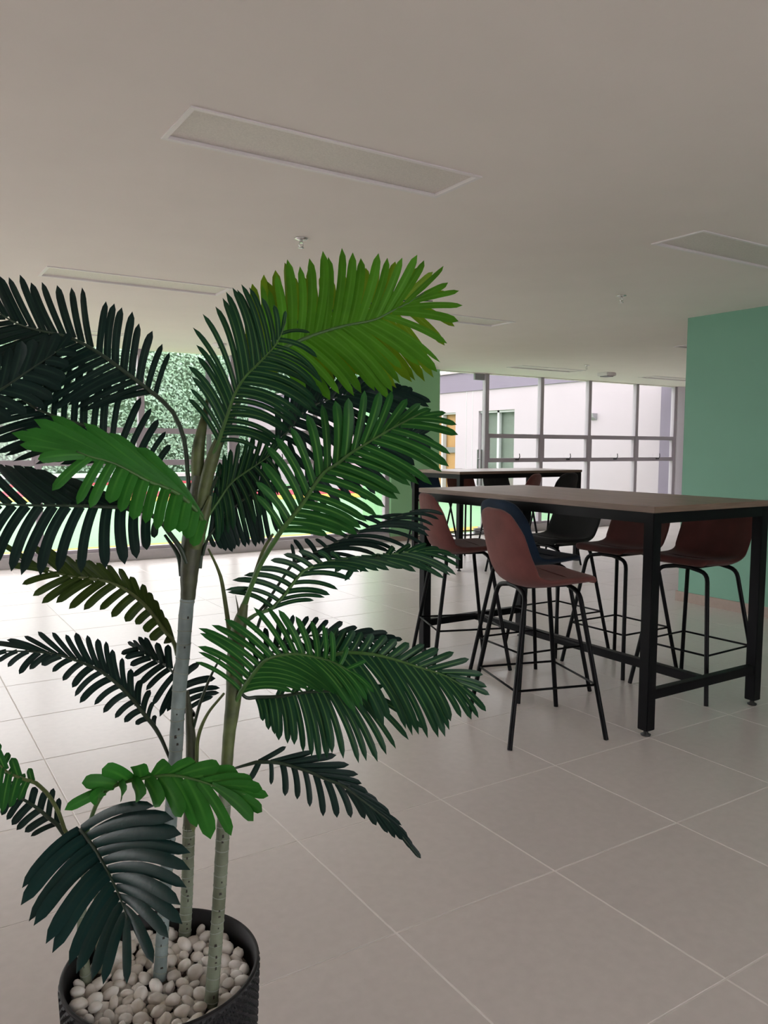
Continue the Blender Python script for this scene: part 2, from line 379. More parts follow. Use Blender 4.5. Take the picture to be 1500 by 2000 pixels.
stripe([(-20, 10.3), (5.9, 10.35)], .75, MT['yellow']); stripe([(7.2, 10.05), (9.6, 10.15), (12.2, 10.5)], .42, MT['yellow'])
stripe([(-10, 27.5), (12, 28.5)], 1.6, MT['red'])
stripe([(2, 24), (6, 22), (9, 21), (12, 20.5)], 2.2, MT['red']); stripe([(2, 21.5), (6, 19.7), (9, 18.9), (12, 18.6)], 1.5, MT['yellow'])
stripe([(-6, 16), (0, 19), (2, 23)], 1.3, MT['red'])
# hedge wall: backing with thousands of leaves
hg = MB(); HY = 30.0
r2_ = random.Random(3)
hv, hf = [], []
for k in range(26000):
    x = r2_.uniform(-6, 18); z = r2_.uniform(.36, 4.9); y = HY+.1*math.sin(x*2.3+z)+r2_.uniform(-.14, .12)
    s = r2_.uniform(.05, .10); n = Vector((r2_.gauss(0, .5), -1, r2_.gauss(.35, .5))).normalized(); a = n.orthogonal().normalized(); b_ = n.cross(a)
    th = r2_.uniform(0, 6.28); u = a*math.cos(th)+b_*math.sin(th); w = n.cross(u); c = Vector((x, y, z))
    i = len(hv); hv += [c-u*s, c+w*s*.5, c+u*s, c-w*s*.5]; hf.append((i, i+1, i+2, i+3))
hg.add(hv, hf, 0); hg.box(-8, 20, HY+.15, HY+.4, .3, 4.95, 1)
tag(hg.build('hedge', [MT['hedge'], MT['hedge_back']]), 'tall green leafy hedge wall beyond the turf', 'hedge', kind='stuff')
tag(MB().box(-8, 20, HY-.55, HY-.3, -.02, .16, 0).box(-8, 20, HY-.6, HY-.28, .16, .27, 1).build('planter_curb', [MT['dgreen'], MT['bframe']]),
    'low dark green curb with white top at the foot of the hedge', 'curb')
# courtyard building
BX = 12.3
bd = empty('building', (BX, 18, 0)); tag(bd, 'white rendered courtyard building with violet parapet and two doors', 'building')
def bp(name, m, *boxes):
    s = MB()
    for q in boxes: s.box(q[0]-BX, q[1]-BX, q[2]-18, q[3]-18, q[4], q[5])
    return s.build(name, m, bd)
bp('wall', MT['bwall'], (BX, BX+.25, 9.66, 13.68, -.02, 2.69), (BX, BX+.25, 14.96, 15.86, -.02, 2.69), (BX, BX+.25, 16.9, 29, -.02, 2.69),
   (BX, BX+.25, 13.68, 14.96, 2.19, 2.69), (BX, BX+.25, 15.86, 16.9, 2.19, 2.69))
bp('corner_pier', MT['bband'], (BX-.02, BX+.3, 9.40, 9.66, -.02, 3.15))
bp('parapet', MT['bband'], (BX-.03, BX+.25, 9.66, 29, 2.69, 3.15))
bp('roof_cap', MT['bwall'], (BX-.08, BX+.3, 9.40, 29, 3.15, 3.20))
for q in (15.42, 15.18): bp('wall_joint', MT['bframe'], (BX-.006, BX+.0, q, q+.012, 0, 2.69))
d1 = bp('glass_door', MT['bdark'], (BX+.18, BX+.22, 13.68, 14.96, 0, 2.19))
bp('door_frame', MT['bframe'], (BX+.06, BX+.14, 14.27, 14.34, 0, 2.19), (BX+.06, BX+.14, 13.68, 14.96, 2.14, 2.19), (BX+.06, BX+.14, 14.84, 14.90, 0, 2.19))
MB().box(.10, .11, 13.70-18, 14.9-18, .02, 2.14).build('pane', MT['glass'], d1)
d2o = bp('wooden_door', MT['bdoor'], (BX+.18, BX+.24, 15.86, 16.9, 0, 2.19))
bp('door_frame', MT['bframe'], (BX+.04, BX+.16, 16.44, 16.50, 0, 2.19), (BX+.04, BX+.16, 15.86, 16.9, 2.15, 2.19))
MB().box(.12, .18, 15.95-18, 16.4-18, 1.18, 1.32).build('letter_plate', MT['bdark'], d2o)
wl_ = empty('wall_lamp', (BX, 11.28, 1.94)); tag(wl_, 'small grey wedge lamp on the white courtyard wall', 'lamp')
g = MB(); g.add([(0, -.07, -.06), (0, .07, -.06), (0, .07, .08), (0, -.07, .08), (-.10, -.06, .0), (-.10, .06, .0), (-.13, .06, .08), (-.13, -.06, .08)],
                [(0, 1, 2, 3), (4, 7, 6, 5), (0, 4, 5, 1), (1, 5, 6, 2), (2, 6, 7, 3), (3, 7, 4, 0)]); g.build('housing', MT['lampgrey'], wl_)
MB().box(-.012, 0, -.05, .05, -.05, .07).build('back_plate', MT['lampgrey'], wl_)
lp = empty('lamp_post', (7.55, 20.5, -.02)); tag(lp, 'slim grey post standing in front of the hedge', 'post')
MB().tube([(0, 0, 0), (0, 0, 3.7)], .07, 10).build('pole', MT['rubber'], lp); MB().box(-.12, .12, -.12, .12, 0, .03).build('base_plate', MT['lampgrey'], lp)

# ------------------------------------------------------------------ small ceiling fittings
def sprinkler(x, y, lab):
    r = empty('sprinkler_head', (x, y, H)); tag(r, lab, 'sprinkler', 'chrome ceiling sprinklers')
    MB().lathe([(0, -.001), (.036, -.001), (.034, -.006), (.012, -.014), (0, -.014)], 20).build('escutcheon', MT['chrome'], r)
    MB().tube([(0, 0, -.012), (0, 0, -.026)], .009, 10).tube([(-.009, 0, -.024), (-.013, 0, -.038), (-.003, 0, -.05)], .0025, 6).tube([(.009, 0, -.024), (.013, 0, -.038), (.003, 0, -.05)], .0025, 6).build('body', MT['chrome'], r)
    MB().lathe([(0, -.05), (.015, -.05), (.016, -.053), (0, -.054)], 14).build('deflector', MT['chrome'], r)
sprinkler(1.951, 3.871, 'chrome sprinkler above the lime palm frond'); sprinkler(4.609, 4.001, 'chrome sprinkler above the near bar table')
sprinkler(8.087, 7.579, 'chrome sprinkler nearest the courtyard window')
sd = empty('smoke_detector', (9.15, 8.18, H)); tag(sd, 'small grey box detector on the ceiling by the window', 'detector')
MB().bbox(-.10, .10, -.10, .10, -.05, -.0, .01).build('body', MT['rim'], sd); MB().bbox(-.07, .07, -.07, .07, -.062, -.05, .004).build('grille', MT['lampgrey'], sd)
sd = empty('smoke_alarm', (3.19, 8.3, H)); tag(sd, 'round smoke alarm above the left glazing', 'alarm')
MB().lathe([(0, 0), (.08, 0), (.08, -.02), (.055, -.04), (0, -.042)], 24).build('body', MT['rim'], sd)
MB().lathe([(.0, -.042), (.02, -.043), (.018, -.05), (0, -.05)], 16).build('sensor_cap', MT['lampgrey'], sd)

# ------------------------------------------------------------------ bar tables
def bar_table(loc, rz, label):
    """local x 0..W (short side), y 0..L (long side)"""
    W, L, Z = .90, 1.83, 1.068
    t = empty('bar_table', loc, rz); tag(t, label, 'table', 'wood topped bar tables')
    MB().bbox(0, W, 0, L, Z-.028, Z, .0015).build('tabletop', MT['wood'], t)
    e = MB(); 
    for q in ((-.0012, 0, 0, L), (W, W+.0012, 0, L), (-.0012, W+.0012, -.0012, 0), (-.0012, W+.0012, L, L+.0012)): e.box(q[0], q[1], q[2], q[3], Z-.027, Z-.001)
    e.build('edge_band', MT['wood_edge'], t)
    s = .056
    a = MB()
    for x in (.005, W-.005-.04): a.box(x, x+.04, s, L-s, Z-.028-.05, Z-.028)
    for y in (.005, L-.005-.04): a.box(s, W-s, y, y+.04, Z-.028-.05, Z-.028)
    a.build('apron', MT['black'], t)
    for x in (.004, W-.004-s):
        for y in (.004, L-.004-s):
            lg = MB().bbox(x, x+s, y, y+s, .028, Z-.028, .003).build('leg', MT['black'], t)
            MB().lathe([(0, 0), (.022, 0), (.024, .006), (.012, .012), (.009, .03)], 16, c=(x+s/2, y+s/2, 0)).build('levelling_foot', MT['rubber'], lg)
    for y in (.012, L-.012-.04): MB().bbox(.004+s, W-.004-s, y, y+.04, .17, .215, .002).build('end_rail', MT['black'], t)
    MB().bbox(W/2-.02, W/2+.02, .052, L-.052, .17, .215, .002).build('centre_rail', MT['black'], t)
    return t
bar_table((2.93, 2.32, 0), 0, 'nearest tall table with brown wood top and black steel frame')
bar_table((7.03, 6.62, 0), HALF, 'far tall table with brown wood top standing behind the nearest one')

# ------------------------------------------------------------------ bar stools
def shell_mesh(material):
    cl = [(-.200, .712), (-.190, .728), (-.15, .726), (-.06, .716), (.04, .706), (.11, .710), (.155, .735), (.182, .785), (.200, .85), (.214, .93), (.225, .985), (.231, 1.03), (.234, 1.052)]
    hw_ = [.165, .192, .208, .215, .217, .218, .220, .222, .222, .214, .192, .150, .07]
    lift = [.004, .008, .014, .022, .034, .050, .062, .062, .052, .040, .026, .014, .004]
    # resample
    K = 26; n = len(cl); pts = []
    def cr(a, t):
        i = min(int(t), n-2); f = t-i; p0, p1, p2, p3 = a[max(i-1, 0)], a[i], a[i+1], a[min(i+2, n-1)]
        return .5*((2*p1)+(-p0+p2)*f+(2*p0-5*p1+4*p2-p3)*f*f+(-p0+3*p1-3*p2+p3)*f**3)
    ya = [c[0] for c in cl]; za = [c[1] for c in cl]
    top, bot = [], []; U = 15
    for k in range(K):
        t = k/(K-1)*(n-1); y, z, w, lf = cr(ya, t), cr(za, t), cr(hw_, t), cr(lift, t)
        y2, z2 = cr(ya, min(t+.05, n-1)), cr(za, min(t+.05, n-1)); y1, z1 = cr(ya, max(t-.05, 0)), cr(za, max(t-.05, 0))
        ty, tz = y2-y1, z2-z1; l = math.hypot(ty, tz); ny, nz = -tz/l, ty/l   # towards the sitter
        th = .019 if t < 7 else .019-.004*(t-7)/(n-8)
        if k in (0, K-1): th = .006
        rt, rb = [], []
        for u in range(U):
            s = -1+2*u/(U-1); s2 = math.sin(s*HALF); off = lf*abs(s2)**2.6
            e = th*math.sqrt(max(0, 1-abs(s2)**6))
            x = w*s2; rt.append((x, y+ny*(off+e), z+nz*(off+e))); rb.append((x, y+ny*(off-e), z+nz*(off-e)))
        top.append(rt); bot.append(rb)
    m = MB(); vs = [q for r in top for q in r]+[q for r in bot for q in r]; o = K*U; fs = []
    for k in range(K-1):
        for u in range(U-1):
            a = k*U+u; fs.append((a, a+1, a+U+1, a+U)); fs.append((o+a, o+a+U, o+a+U+1, o+a+1))
        for u in (0, U-1):
            a = k*U+u; f = (a, a+U, o+a+U, o+a); fs.append(f if u == 0 else tuple(reversed(f)))
    for u in range(U-1):
        fs.append((u, o+u, o+u+1, u+1)); a = (K-1)*U+u; fs.append((a, a+1, o+a+1, o+a))
    m.add(vs, fs, 0, True); return m.mesh('seat', material)
shells = {k: shell_mesh(MT[k]) for k in ('rust', 'rose', 'navy', 'char', 'burg')}
piping = MB().tube([(-.20, -.06, .742), (-.12, -.075, .741), (0, -.08, .74), (.12, -.075, .741), (.20, -.06, .742)], .0028, 6)
fx, fy, tx, ty = .24, .24, .150, .135
def leg_pts(sx, sy_):
    F = Vector((sx*fx, sy_*fy, 0.0)); T = Vector((sx*tx, sy_*ty, .672)); I = Vector((sx*.045, sy_*ty*.95, .690))
    d = (F-T).normalized(); e = (I-T).normalized(); out = [F]
    for q in range(5):
        f = q/4; a = T+d*.045; b_ = T+e*.045; out.append(a*(1-f)**2+T*2*f*(1-f)+b_*f*f)
    out.append(I); return out
leg_mesh = {}
for sx in (-1, 1):
    for s2 in (-1, 1): leg_mesh[sx, s2] = MB().tube(leg_pts(sx, s2), .0115, 10).mesh('leg', MT['black'])
rz_ = .25; f = 1-rz_/.672; qx, qy = tx+(fx-tx)*f, ty+(fy-ty)*f
ring_mesh = MB().tube([(-qx, -qy, rz_), (qx, -qy, rz_), (qx, qy, rz_), (-qx, qy, rz_)], .0058, 8, closed=True).mesh('footrest', MT['black'])
um = MB()
for s2 in (-1, 1): um.tube([(-.05, s2*ty*.95, .690), (.05, s2*ty*.95, .690)], .011, 8)
for sx in (-1, 1): um.tube([(sx*.06, -ty, .690), (sx*.06, ty, .690)], .008, 8)
under_mesh = um.mesh('seat_frame', MT['black']); pip_mesh = {k: piping.mesh('piping', MT[k]) for k in shells}
def part(name, me, parent):
    o = link(bpy.data.objects.new(name, me)); o.parent = parent; return o
def stool(x, y, face, kind, label, group):
    """face: direction the sitter looks, degrees from +x"""
    r = empty('bar_stool', (x, y, 0), math.radians(face+90)); tag(r, label, 'stool', group)
    s = part('seat', shells[kind], r); part('piping', pip_mesh[kind], s)
    for k in leg_mesh: part('leg', leg_mesh[k], r)
    part('footrest', ring_mesh, r); part('seat_frame', under_mesh, r)
GA, GB = 'velvet bar stools round the nearest table', 'velvet bar stools round the far table'
stool(2.602, 2.71, -17, 'rose', 'dusty pink velvet stool nearest the camera, on four splayed black legs', GA)
stool(3.03, 3.22, -6, 'navy', 'navy blue velvet stool just behind the nearest pink one', GA)
stool(3.00, 3.80, -20, 'rust', 'dusty red velvet stool half hidden by the palm frond tips', GA)
stool(3.80, 2.71, 182, 'burg', 'dark red velvet stool between the table end and the teal wall', GA)
stool(3.80, 3.24, 180, 'burg', 'dark red velvet stool seen behind the front table leg', GA)
stool(3.81, 3.78, 179, 'char', 'charcoal stool on the window side of the nearest table', GA)
stool(5.70, 7.78, -90, 'navy', 'navy stool behind the left end of the far table', GB)
stool(6.27, 7.80, -90, 'burg', 'dark brown-red stool behind the middle of the far table', GB)
stool(6.86, 7.80, -90, 'char', 'dark grey stool behind the right end of the far table', GB)
stool(5.78, 6.38, 118, 'rust', 'pink stool seen edge-on in front of the far table', GB)
stool(6.40, 6.46, 102, 'char', 'black stool at the near right corner of the far table', GB)

# ------------------------------------------------------------------ the potted palm
PC = Vector((.396, 1.347, 0)); PR = .172; RZ = .405; SZ = .370
palm = empty('potted_palm', PC)
tag(palm, 'tall artificial palm with many glossy fronds in a black pot of white pebbles', 'plant')
rel = lambda q: Vector(q)-PC
# pot with woven relief
n, pr = 260, []
zs = [0]+[RZ*k/110 for k in range(1, 111)]
vs = []
for i, z in enumerate(zs):
    R0 = .150+(PR-.150)*min(1, (z/RZ)**.7)
    for k in range(n):
        w = .0020*(1 if ((i//2)+(k//2)) % 2 else -1)*(1 if 0 < i < 109 else 0)
        a = k*2*math.pi/n; vs.append(((R0+w)*math.cos(a), (R0+w)*math.sin(a), z))
pm = MB(); pm.add(vs, [(i*n+k, i*n+(k+1) % n, (i+1)*n+(k+1) % n, (i+1)*n+k) for i in range(len(zs)-1) for k in range(n)])
pm.lathe([(PR, RZ), (PR-.003, RZ+.002), (PR-.007, RZ), (PR-.012, RZ-.08)], n)
pm.lathe([(.150, 0), (0, 0)], n)
pot = pm.build('pot', MT['pot'], palm)
MB().lathe([(0, SZ-.018), (PR-.012, SZ-.018)], 40).build('gravel_bed', MT['soil'], palm)

def crv(P, N):
    """Catmull-Rom through P (tuples), N samples by arc length"""
    P = [np.array(q, float) for q in P]; out = []; n = len(P)
    for i in range(n-1):
        p0 = P[i-1] if i else 2*P[0]-P[1]; p3 = P[i+2] if i+2 < n else 2*P[-1]-P[-2]; p1, p2 = P[i], P[i+1]
        for k in range(12):
            f = k/12; out.append(.5*(2*p1+(p2-p0)*f+(2*p0-5*p1+4*p2-p3)*f*f+(3*p1-p0-3*p2+p3)*f**3))
    out.append(P[-1]); out = np.array(out)
    s = np.r_[0, np.cumsum(np.linalg.norm(np.diff(out[:, :2], axis=0), axis=1))]; s /= s[-1]
    t = np.linspace(0, 1, N)
    return np.stack([np.interp(t, s, out[:, k]) for k in range(out.shape[1])], 1)
def stem3(pts, widths, name, m, n=12, wob=0, N=28, rings=0):
    q = crv([(*p, w) for p, w in zip(pts, widths)], N)
    P = [rel(at(*r[:3])) for r in q]; rr = [r[3]/2*r[2]/F_PX for r in q]
    if wob: rr = [r*(1+wob*math.sin(i*2.1)+wob*.5*math.sin(i*5.3)) for i, r in enumerate(rr)]
    b_ = MB().tube(P, rr, n)
    o = b_.build(name, m, palm)
    if rings:
        rg = MB(); q2 = crv([(*p, w) for p, w in zip(pts, widths)], rings*6)
        P2 = [rel(at(*r[:3])) for r in q2]
        for k in range(3, rings*6-2, 6):
            k2 = k+rnd.choice((-1, 0, 0, 1)); d = (P2[k2+1]-P2[k2-1]).normalized(); r0 = q2[k2][3]/2*q2[k2][2]/F_PX
            a = d.orthogonal().normalized(); b2 = d.cross(a); tl = rnd.uniform(-.3, .3)
            rg.tube([P2[k2]+(a*math.cos(u*math.pi/7)+b2*math.sin(u*math.pi/7))*(r0*1.0)+d*(r0*tl*math.cos(u*math.pi/7+k)) for u in range(14)], r0*.08, 5, closed=True)
        rg.build('bark_ring', MT['ring'], o, 'stuff')
        mk = MB()
        for k in range(6, rings*6-4, 3):
            if rnd.random() < .62: continue
            d = (P2[k+1]-P2[k-1]).normalized(); r0 = q2[k][3]/2*q2[k][2]/F_PX; back = (CAM-PC-P2[k]); back = (back-d*back.dot(d)).normalized(); sd_ = d.cross(back)
            a0 = rnd.uniform(-.15, .35); c = P2[k]+(back*math.cos(a0)+sd_*math.sin(a0))*r0*1.0; h, w = r0*rnd.uniform(.12, .3), r0*rnd.uniform(.08, .22)
            nn = (c-P2[k]).normalized(); ss = d.cross(nn)
            mk.add([c-ss*w-d*h+nn*.0006, c+ss*w-d*h*.7+nn*.0006, c+ss*w*.6+d*h+nn*.0006, c-ss*w+d*h*.8+nn*.0006, c-nn*.002], [(0, 1, 2, 3), (0, 4, 1), (1, 4, 2), (2, 4, 3), (3, 4, 0)])
        mk.build('bark_mark', MT['mark'], o, 'stuff')
    return o
# trunks (pixel x, pixel y, depth; width in pixels)
stem3([(312, 1912, 1.430), (321, 1765, 1.424), (332, 1615, 1.418), (341, 1505, 1.414), (350, 1350, 1.408), (357, 1283, 1.406), (363, 1200, 1.402), (367, 1165, 1.40)],
      [26, 23, 25, 26, 27, 27, 27, 28], 'trunk', MT['trunk_grey'], 14, .03, 40, 26)
stem3([(367, 1170, 1.40), (371, 1100, 1.398), (378, 1040, 1.396), (388, 985, 1.394), (395, 930, 1.392)], [28, 37, 42, 44, 36], 'leaf_sheath', MT['sheath_dark'], 14, .02)
stem3([(388, 990, 1.395), (386, 920, 1.392), (388, 872, 1.392), (398, 820, 1.395), (405, 780, 1.40)], [22, 25, 24, 15, 6], 'leaf_sheath', MT['sheath'], 12)
stem3([(392, 990, 1.385), (405, 930, 1.378), (417, 890, 1.374), (428, 858, 1.37), (440, 830, 1.37)], [26, 25, 24, 17, 5], 'leaf_sheath', MT['sheath'], 12)
stem3([(382, 1070, 1.385), (392, 1030, 1.378), (402, 1000, 1.374), (412, 968, 1.372)], [24, 25, 18, 6], 'leaf_sheath', MT['sheath'], 12)
stem3([(412, 1962, 1.362), (425, 1798, 1.357), (434, 1652, 1.352), (441, 1520, 1.350)], [27, 25, 26, 24], 'trunk', MT['trunk_pale'], 14, .02, 40, 20)
stem3([(441, 1530, 1.350), (447, 1440, 1.349), (456, 1364, 1.348), (459, 1290, 1.347), (466, 1230, 1.347), (478, 1180, 1.35)], [22, 24, 30, 32, 30, 14], 'leaf_sheath', MT['sheath'], 14, .02)
stem3([(361, 1826, 1.556), (366, 1720, 1.552), (369, 1610, 1.548)], [24, 23, 24], 'trunk', MT['trunk_pale'], 14, .02, 30, 12)
stem3([(369, 1620, 1.548), (371, 1560, 1.545), (374, 1470, 1.54), (369, 1390, 1.54), (366, 1350, 1.54)], [24, 22, 22, 14, 6], 'leaf_sheath', MT['sheath_dark'], 12)
stem3([(369, 1625, 1.548), (380, 1590, 1.545), (389, 1550, 1.54), (396, 1500, 1.54)], [20, 20, 14, 6], 'leaf_sheath', MT['sheath'], 12)
stem3([(169, 1918, 1.418), (161, 1853, 1.416), (160, 1790, 1.414), (165, 1700, 1.41), (162, 1640, 1.40)], [22, 20, 17, 13, 10], 'trunk', MT['trunk_pale'], 12, .02, 24, 8)
stem3([(196, 1898, 1.44), (190, 1800, 1.44), (186, 1700, 1.43)], [13, 11, 9], 'trunk', MT['trunk_brown'], 10, .02, 20, 6)

OWNED = 0
rest_leaves = MB(); rest_leaves.uv = []
LK = ['leaf_dark', 'leaf_deep', 'leaf_mid', 'leaf_bright', 'leaf_lime', 'leaf_olive', 'leaf_moss', 'leaf_teal']
def leaf_geo(base, tip, T, nrm, wid, bow, arch, twist, col_i, mb, wb=.4):
    """one ribbed leaflet from base to tip (vectors)"""
    L = (tip-base).length
    c = (base+tip)/2+T*(bow*L)+Vector((0, 0, 1))*(arch*L)
    K = 10; rows = []; v = []
    for k in range(K):
        f = k/(K-1); p = base*(1-f)**2+c*2*f*(1-f)+tip*f*f; d = ((c-base)*(1-f)+(tip-c)*f).normalized()
        w = wb+(1-wb)*min(1, (f/.45))**.9
        if f > .72: w *= max(0, 1-((f-.72)/.28)**2.2)**.6
        s = d.cross(nrm)
        if s.length < 1e-4: s = d.orthogonal()
        s.normalize(); nn = s.cross(d).normalized(); tw = twist*(.4+.6*f); s, nn = s*math.cos(tw)+nn*math.sin(tw), nn*math.cos(tw)-s*math.sin(tw)
        h = wid*w*.5; v += [p-s*h-nn*h*.28, p, p+s*h-nn*h*.28]
    fs = []; uv = []
    for k in range(K): uv += [(0, k/(K-1)), (.5, k/(K-1)), (1, k/(K-1))]
    for k in range(K-1):
        a = k*3; fs += [(a, a+1, a+4, a+3), (a+1, a+2, a+5, a+4)]
    mb.add(v, fs, col_i, True); mb.uv += uv
def frond(stem, sw, ra, rd, A, B, n, w, col, dA=.0, dB=.0, bow=.10, arch=.05, own=False, rw=6, nrm=(0, 0, -1), bowA=None, bowB=None, archA=None, archB=None, jit=1.0, rcol=None, sweep=.93, sweepA=None):
    """stem: petiole points (x, y, depth); ra: rachis pixels with depths interpolated over rd; A, B: (t, tip x, tip y[, extra depth])"""
    global OWNED
    k = len(ra); dd = np.interp(np.linspace(0, 1, k), np.linspace(0, 1, len(rd)), rd)
    R_ = crv([(x, y, d) for (x, y), d in zip(ra, dd)], 64)
    P3 = [at(*q) for q in R_]; ci = LK.index(col)
    fo = MB(); fo.uv = []
    pts = [rel(q) for q in P3]; rr = [rw/2*R_[i][2]/F_PX*(1-.75*i/63) for i in range(64)]
    if stem:
        sq = crv(list(stem)+[tuple(R_[0])], 20); ws = np.interp(np.linspace(0, 1, 20), [0, 1], [sw, rw])
        pts = [rel(at(*q)) for q in sq[:-1]]+pts; rr = [ws[i]/2*sq[i][2]/F_PX for i in range(19)]+rr
    fo.tube(pts[::2]+[pts[-1]], rr[::2]+[rr[-1]], 7); fo.uv = [(.5, 0)]*len(fo.v)
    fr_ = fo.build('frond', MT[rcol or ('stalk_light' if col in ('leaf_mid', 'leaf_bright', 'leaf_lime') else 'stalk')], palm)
    Nv = (r2*nrm[0]+d2*nrm[1]+fwd*nrm[2]).normalized()
    for side, T_, dz, bw, ar in ((0, A, dA, bowA, archA), (1, B, dB, bowB, archB)):
        if not T_: continue
        bw = bow if bw is None else bw; ar = arch if ar is None else ar
        sw_ = (sweepA if side == 0 and sweepA else sweep); clen = sum((P3[q+1]-P3[q]).length for q in range(63))
        ts = [q[0] for q in T_]; nn_ = max(4, round((n if isinstance(n, int) else n[side])*.94))
        for i in range(nn_):
            t = ts[0]+(ts[-1]-ts[0])*i/(nn_-1)
            x = np.interp(t, ts, [q[1] for q in T_]); y = np.interp(t, ts, [q[2] for q in T_]); ez = np.interp(t, ts, [q[3] if len(q) > 3 else 0 for q in T_])
            tb = min(1, max(0, t*sw_+.01)); f = tb*63; a = int(min(62, f)); base = P3[a].lerp(P3[a+1], f-a); T3 = (P3[min(63, a+3)]-P3[max(0, a-3)]).normalized()
            dep = np.interp(tb, np.linspace(0, 1, 64), R_[:, 2])
            J = random.Random(int(i*37+side*911+ra[0][0]*3+ra[0][1]))
            L0 = math.hypot(x-np.interp(tb, np.linspace(0, 1, 64), R_[:, 0]), y-np.interp(tb, np.linspace(0, 1, 64), R_[:, 1]))
            k_ = J.gauss(0, .035*jit); bx_, by_ = np.interp(tb, np.linspace(0, 1, 64), R_[:, 0]), np.interp(tb, np.linspace(0, 1, 64), R_[:, 1]); x += J.gauss(0, .028*L0*jit)+k_*(x-bx_); y += J.gauss(0, .028*L0*jit)+k_*(y-by_)
            tip = at(x, y, dep+dz+ez+J.gauss(0, .006))
            wid = w*.98*dep/F_PX*J.uniform(.82, 1.14)*(1 if t > .08 else .8)*(1-.8*max(0, t-.68))
            step = clen*sw_*abs(ts[-1]-ts[0])/(nn_-1)
            tgt = MB() if own else rest_leaves
            if own: tgt.uv = []
            leaf_geo(rel(base), rel(tip), T3, Nv, wid, bw+J.gauss(0, .015), ar+J.gauss(0, .01), J.gauss(0, .22)*jit, 0 if own else ci, tgt, min(.95, max(.3, 1.12*step*abs((tip-base).normalized().cross(T3).length)/wid)))
            if own: tgt.build('leaflet', MT[col], fr_); OWNED += 1
    return fr_
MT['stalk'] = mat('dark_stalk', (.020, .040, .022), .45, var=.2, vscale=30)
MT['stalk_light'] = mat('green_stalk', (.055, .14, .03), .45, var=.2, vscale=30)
MT['stalk_olive'] = mat('olive_stalk', (.09, .12, .035), .5, var=.3, vscale=30)

# --- upper left
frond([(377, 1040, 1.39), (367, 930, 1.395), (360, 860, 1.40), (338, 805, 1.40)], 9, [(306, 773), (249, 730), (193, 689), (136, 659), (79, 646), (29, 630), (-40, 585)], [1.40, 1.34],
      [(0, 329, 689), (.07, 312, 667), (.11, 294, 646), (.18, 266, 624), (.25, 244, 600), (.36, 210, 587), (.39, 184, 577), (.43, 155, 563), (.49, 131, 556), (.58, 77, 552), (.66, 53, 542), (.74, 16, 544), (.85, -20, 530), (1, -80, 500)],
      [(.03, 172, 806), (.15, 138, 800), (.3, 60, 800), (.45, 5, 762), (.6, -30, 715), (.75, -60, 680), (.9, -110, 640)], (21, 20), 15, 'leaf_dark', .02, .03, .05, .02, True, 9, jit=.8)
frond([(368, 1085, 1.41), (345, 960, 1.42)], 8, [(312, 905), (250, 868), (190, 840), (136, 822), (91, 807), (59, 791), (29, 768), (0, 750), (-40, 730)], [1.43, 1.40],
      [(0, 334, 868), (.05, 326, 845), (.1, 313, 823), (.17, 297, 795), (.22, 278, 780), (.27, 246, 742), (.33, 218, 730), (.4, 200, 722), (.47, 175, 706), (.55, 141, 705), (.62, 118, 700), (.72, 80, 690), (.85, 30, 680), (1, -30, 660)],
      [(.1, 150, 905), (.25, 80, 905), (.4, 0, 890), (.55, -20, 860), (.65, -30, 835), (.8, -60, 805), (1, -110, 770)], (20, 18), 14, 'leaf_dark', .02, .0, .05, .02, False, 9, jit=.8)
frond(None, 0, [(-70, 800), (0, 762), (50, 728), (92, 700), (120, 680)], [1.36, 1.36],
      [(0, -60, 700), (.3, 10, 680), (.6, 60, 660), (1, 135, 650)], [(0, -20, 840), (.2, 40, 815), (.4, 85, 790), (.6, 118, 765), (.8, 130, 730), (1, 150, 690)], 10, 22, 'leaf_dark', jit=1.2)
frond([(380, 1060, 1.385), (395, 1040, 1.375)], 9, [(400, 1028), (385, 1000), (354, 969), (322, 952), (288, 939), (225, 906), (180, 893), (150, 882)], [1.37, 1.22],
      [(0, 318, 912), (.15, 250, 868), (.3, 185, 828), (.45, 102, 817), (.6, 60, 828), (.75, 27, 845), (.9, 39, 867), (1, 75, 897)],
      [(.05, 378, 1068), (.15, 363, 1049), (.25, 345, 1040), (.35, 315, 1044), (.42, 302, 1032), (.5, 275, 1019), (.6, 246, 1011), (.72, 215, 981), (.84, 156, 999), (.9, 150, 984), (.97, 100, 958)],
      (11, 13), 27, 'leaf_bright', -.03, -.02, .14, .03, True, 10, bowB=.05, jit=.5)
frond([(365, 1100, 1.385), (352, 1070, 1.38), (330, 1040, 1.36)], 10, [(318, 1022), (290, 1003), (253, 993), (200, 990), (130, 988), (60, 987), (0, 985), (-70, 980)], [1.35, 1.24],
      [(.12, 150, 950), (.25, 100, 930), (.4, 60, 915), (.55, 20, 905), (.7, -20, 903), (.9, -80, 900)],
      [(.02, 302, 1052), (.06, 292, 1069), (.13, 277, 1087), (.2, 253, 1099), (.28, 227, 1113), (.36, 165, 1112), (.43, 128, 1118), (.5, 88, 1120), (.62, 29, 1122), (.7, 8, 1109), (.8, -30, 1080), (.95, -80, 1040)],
      (12, 15), 21, 'leaf_dark', .03, -.03, .10, .03, True, 10, jit=.6)
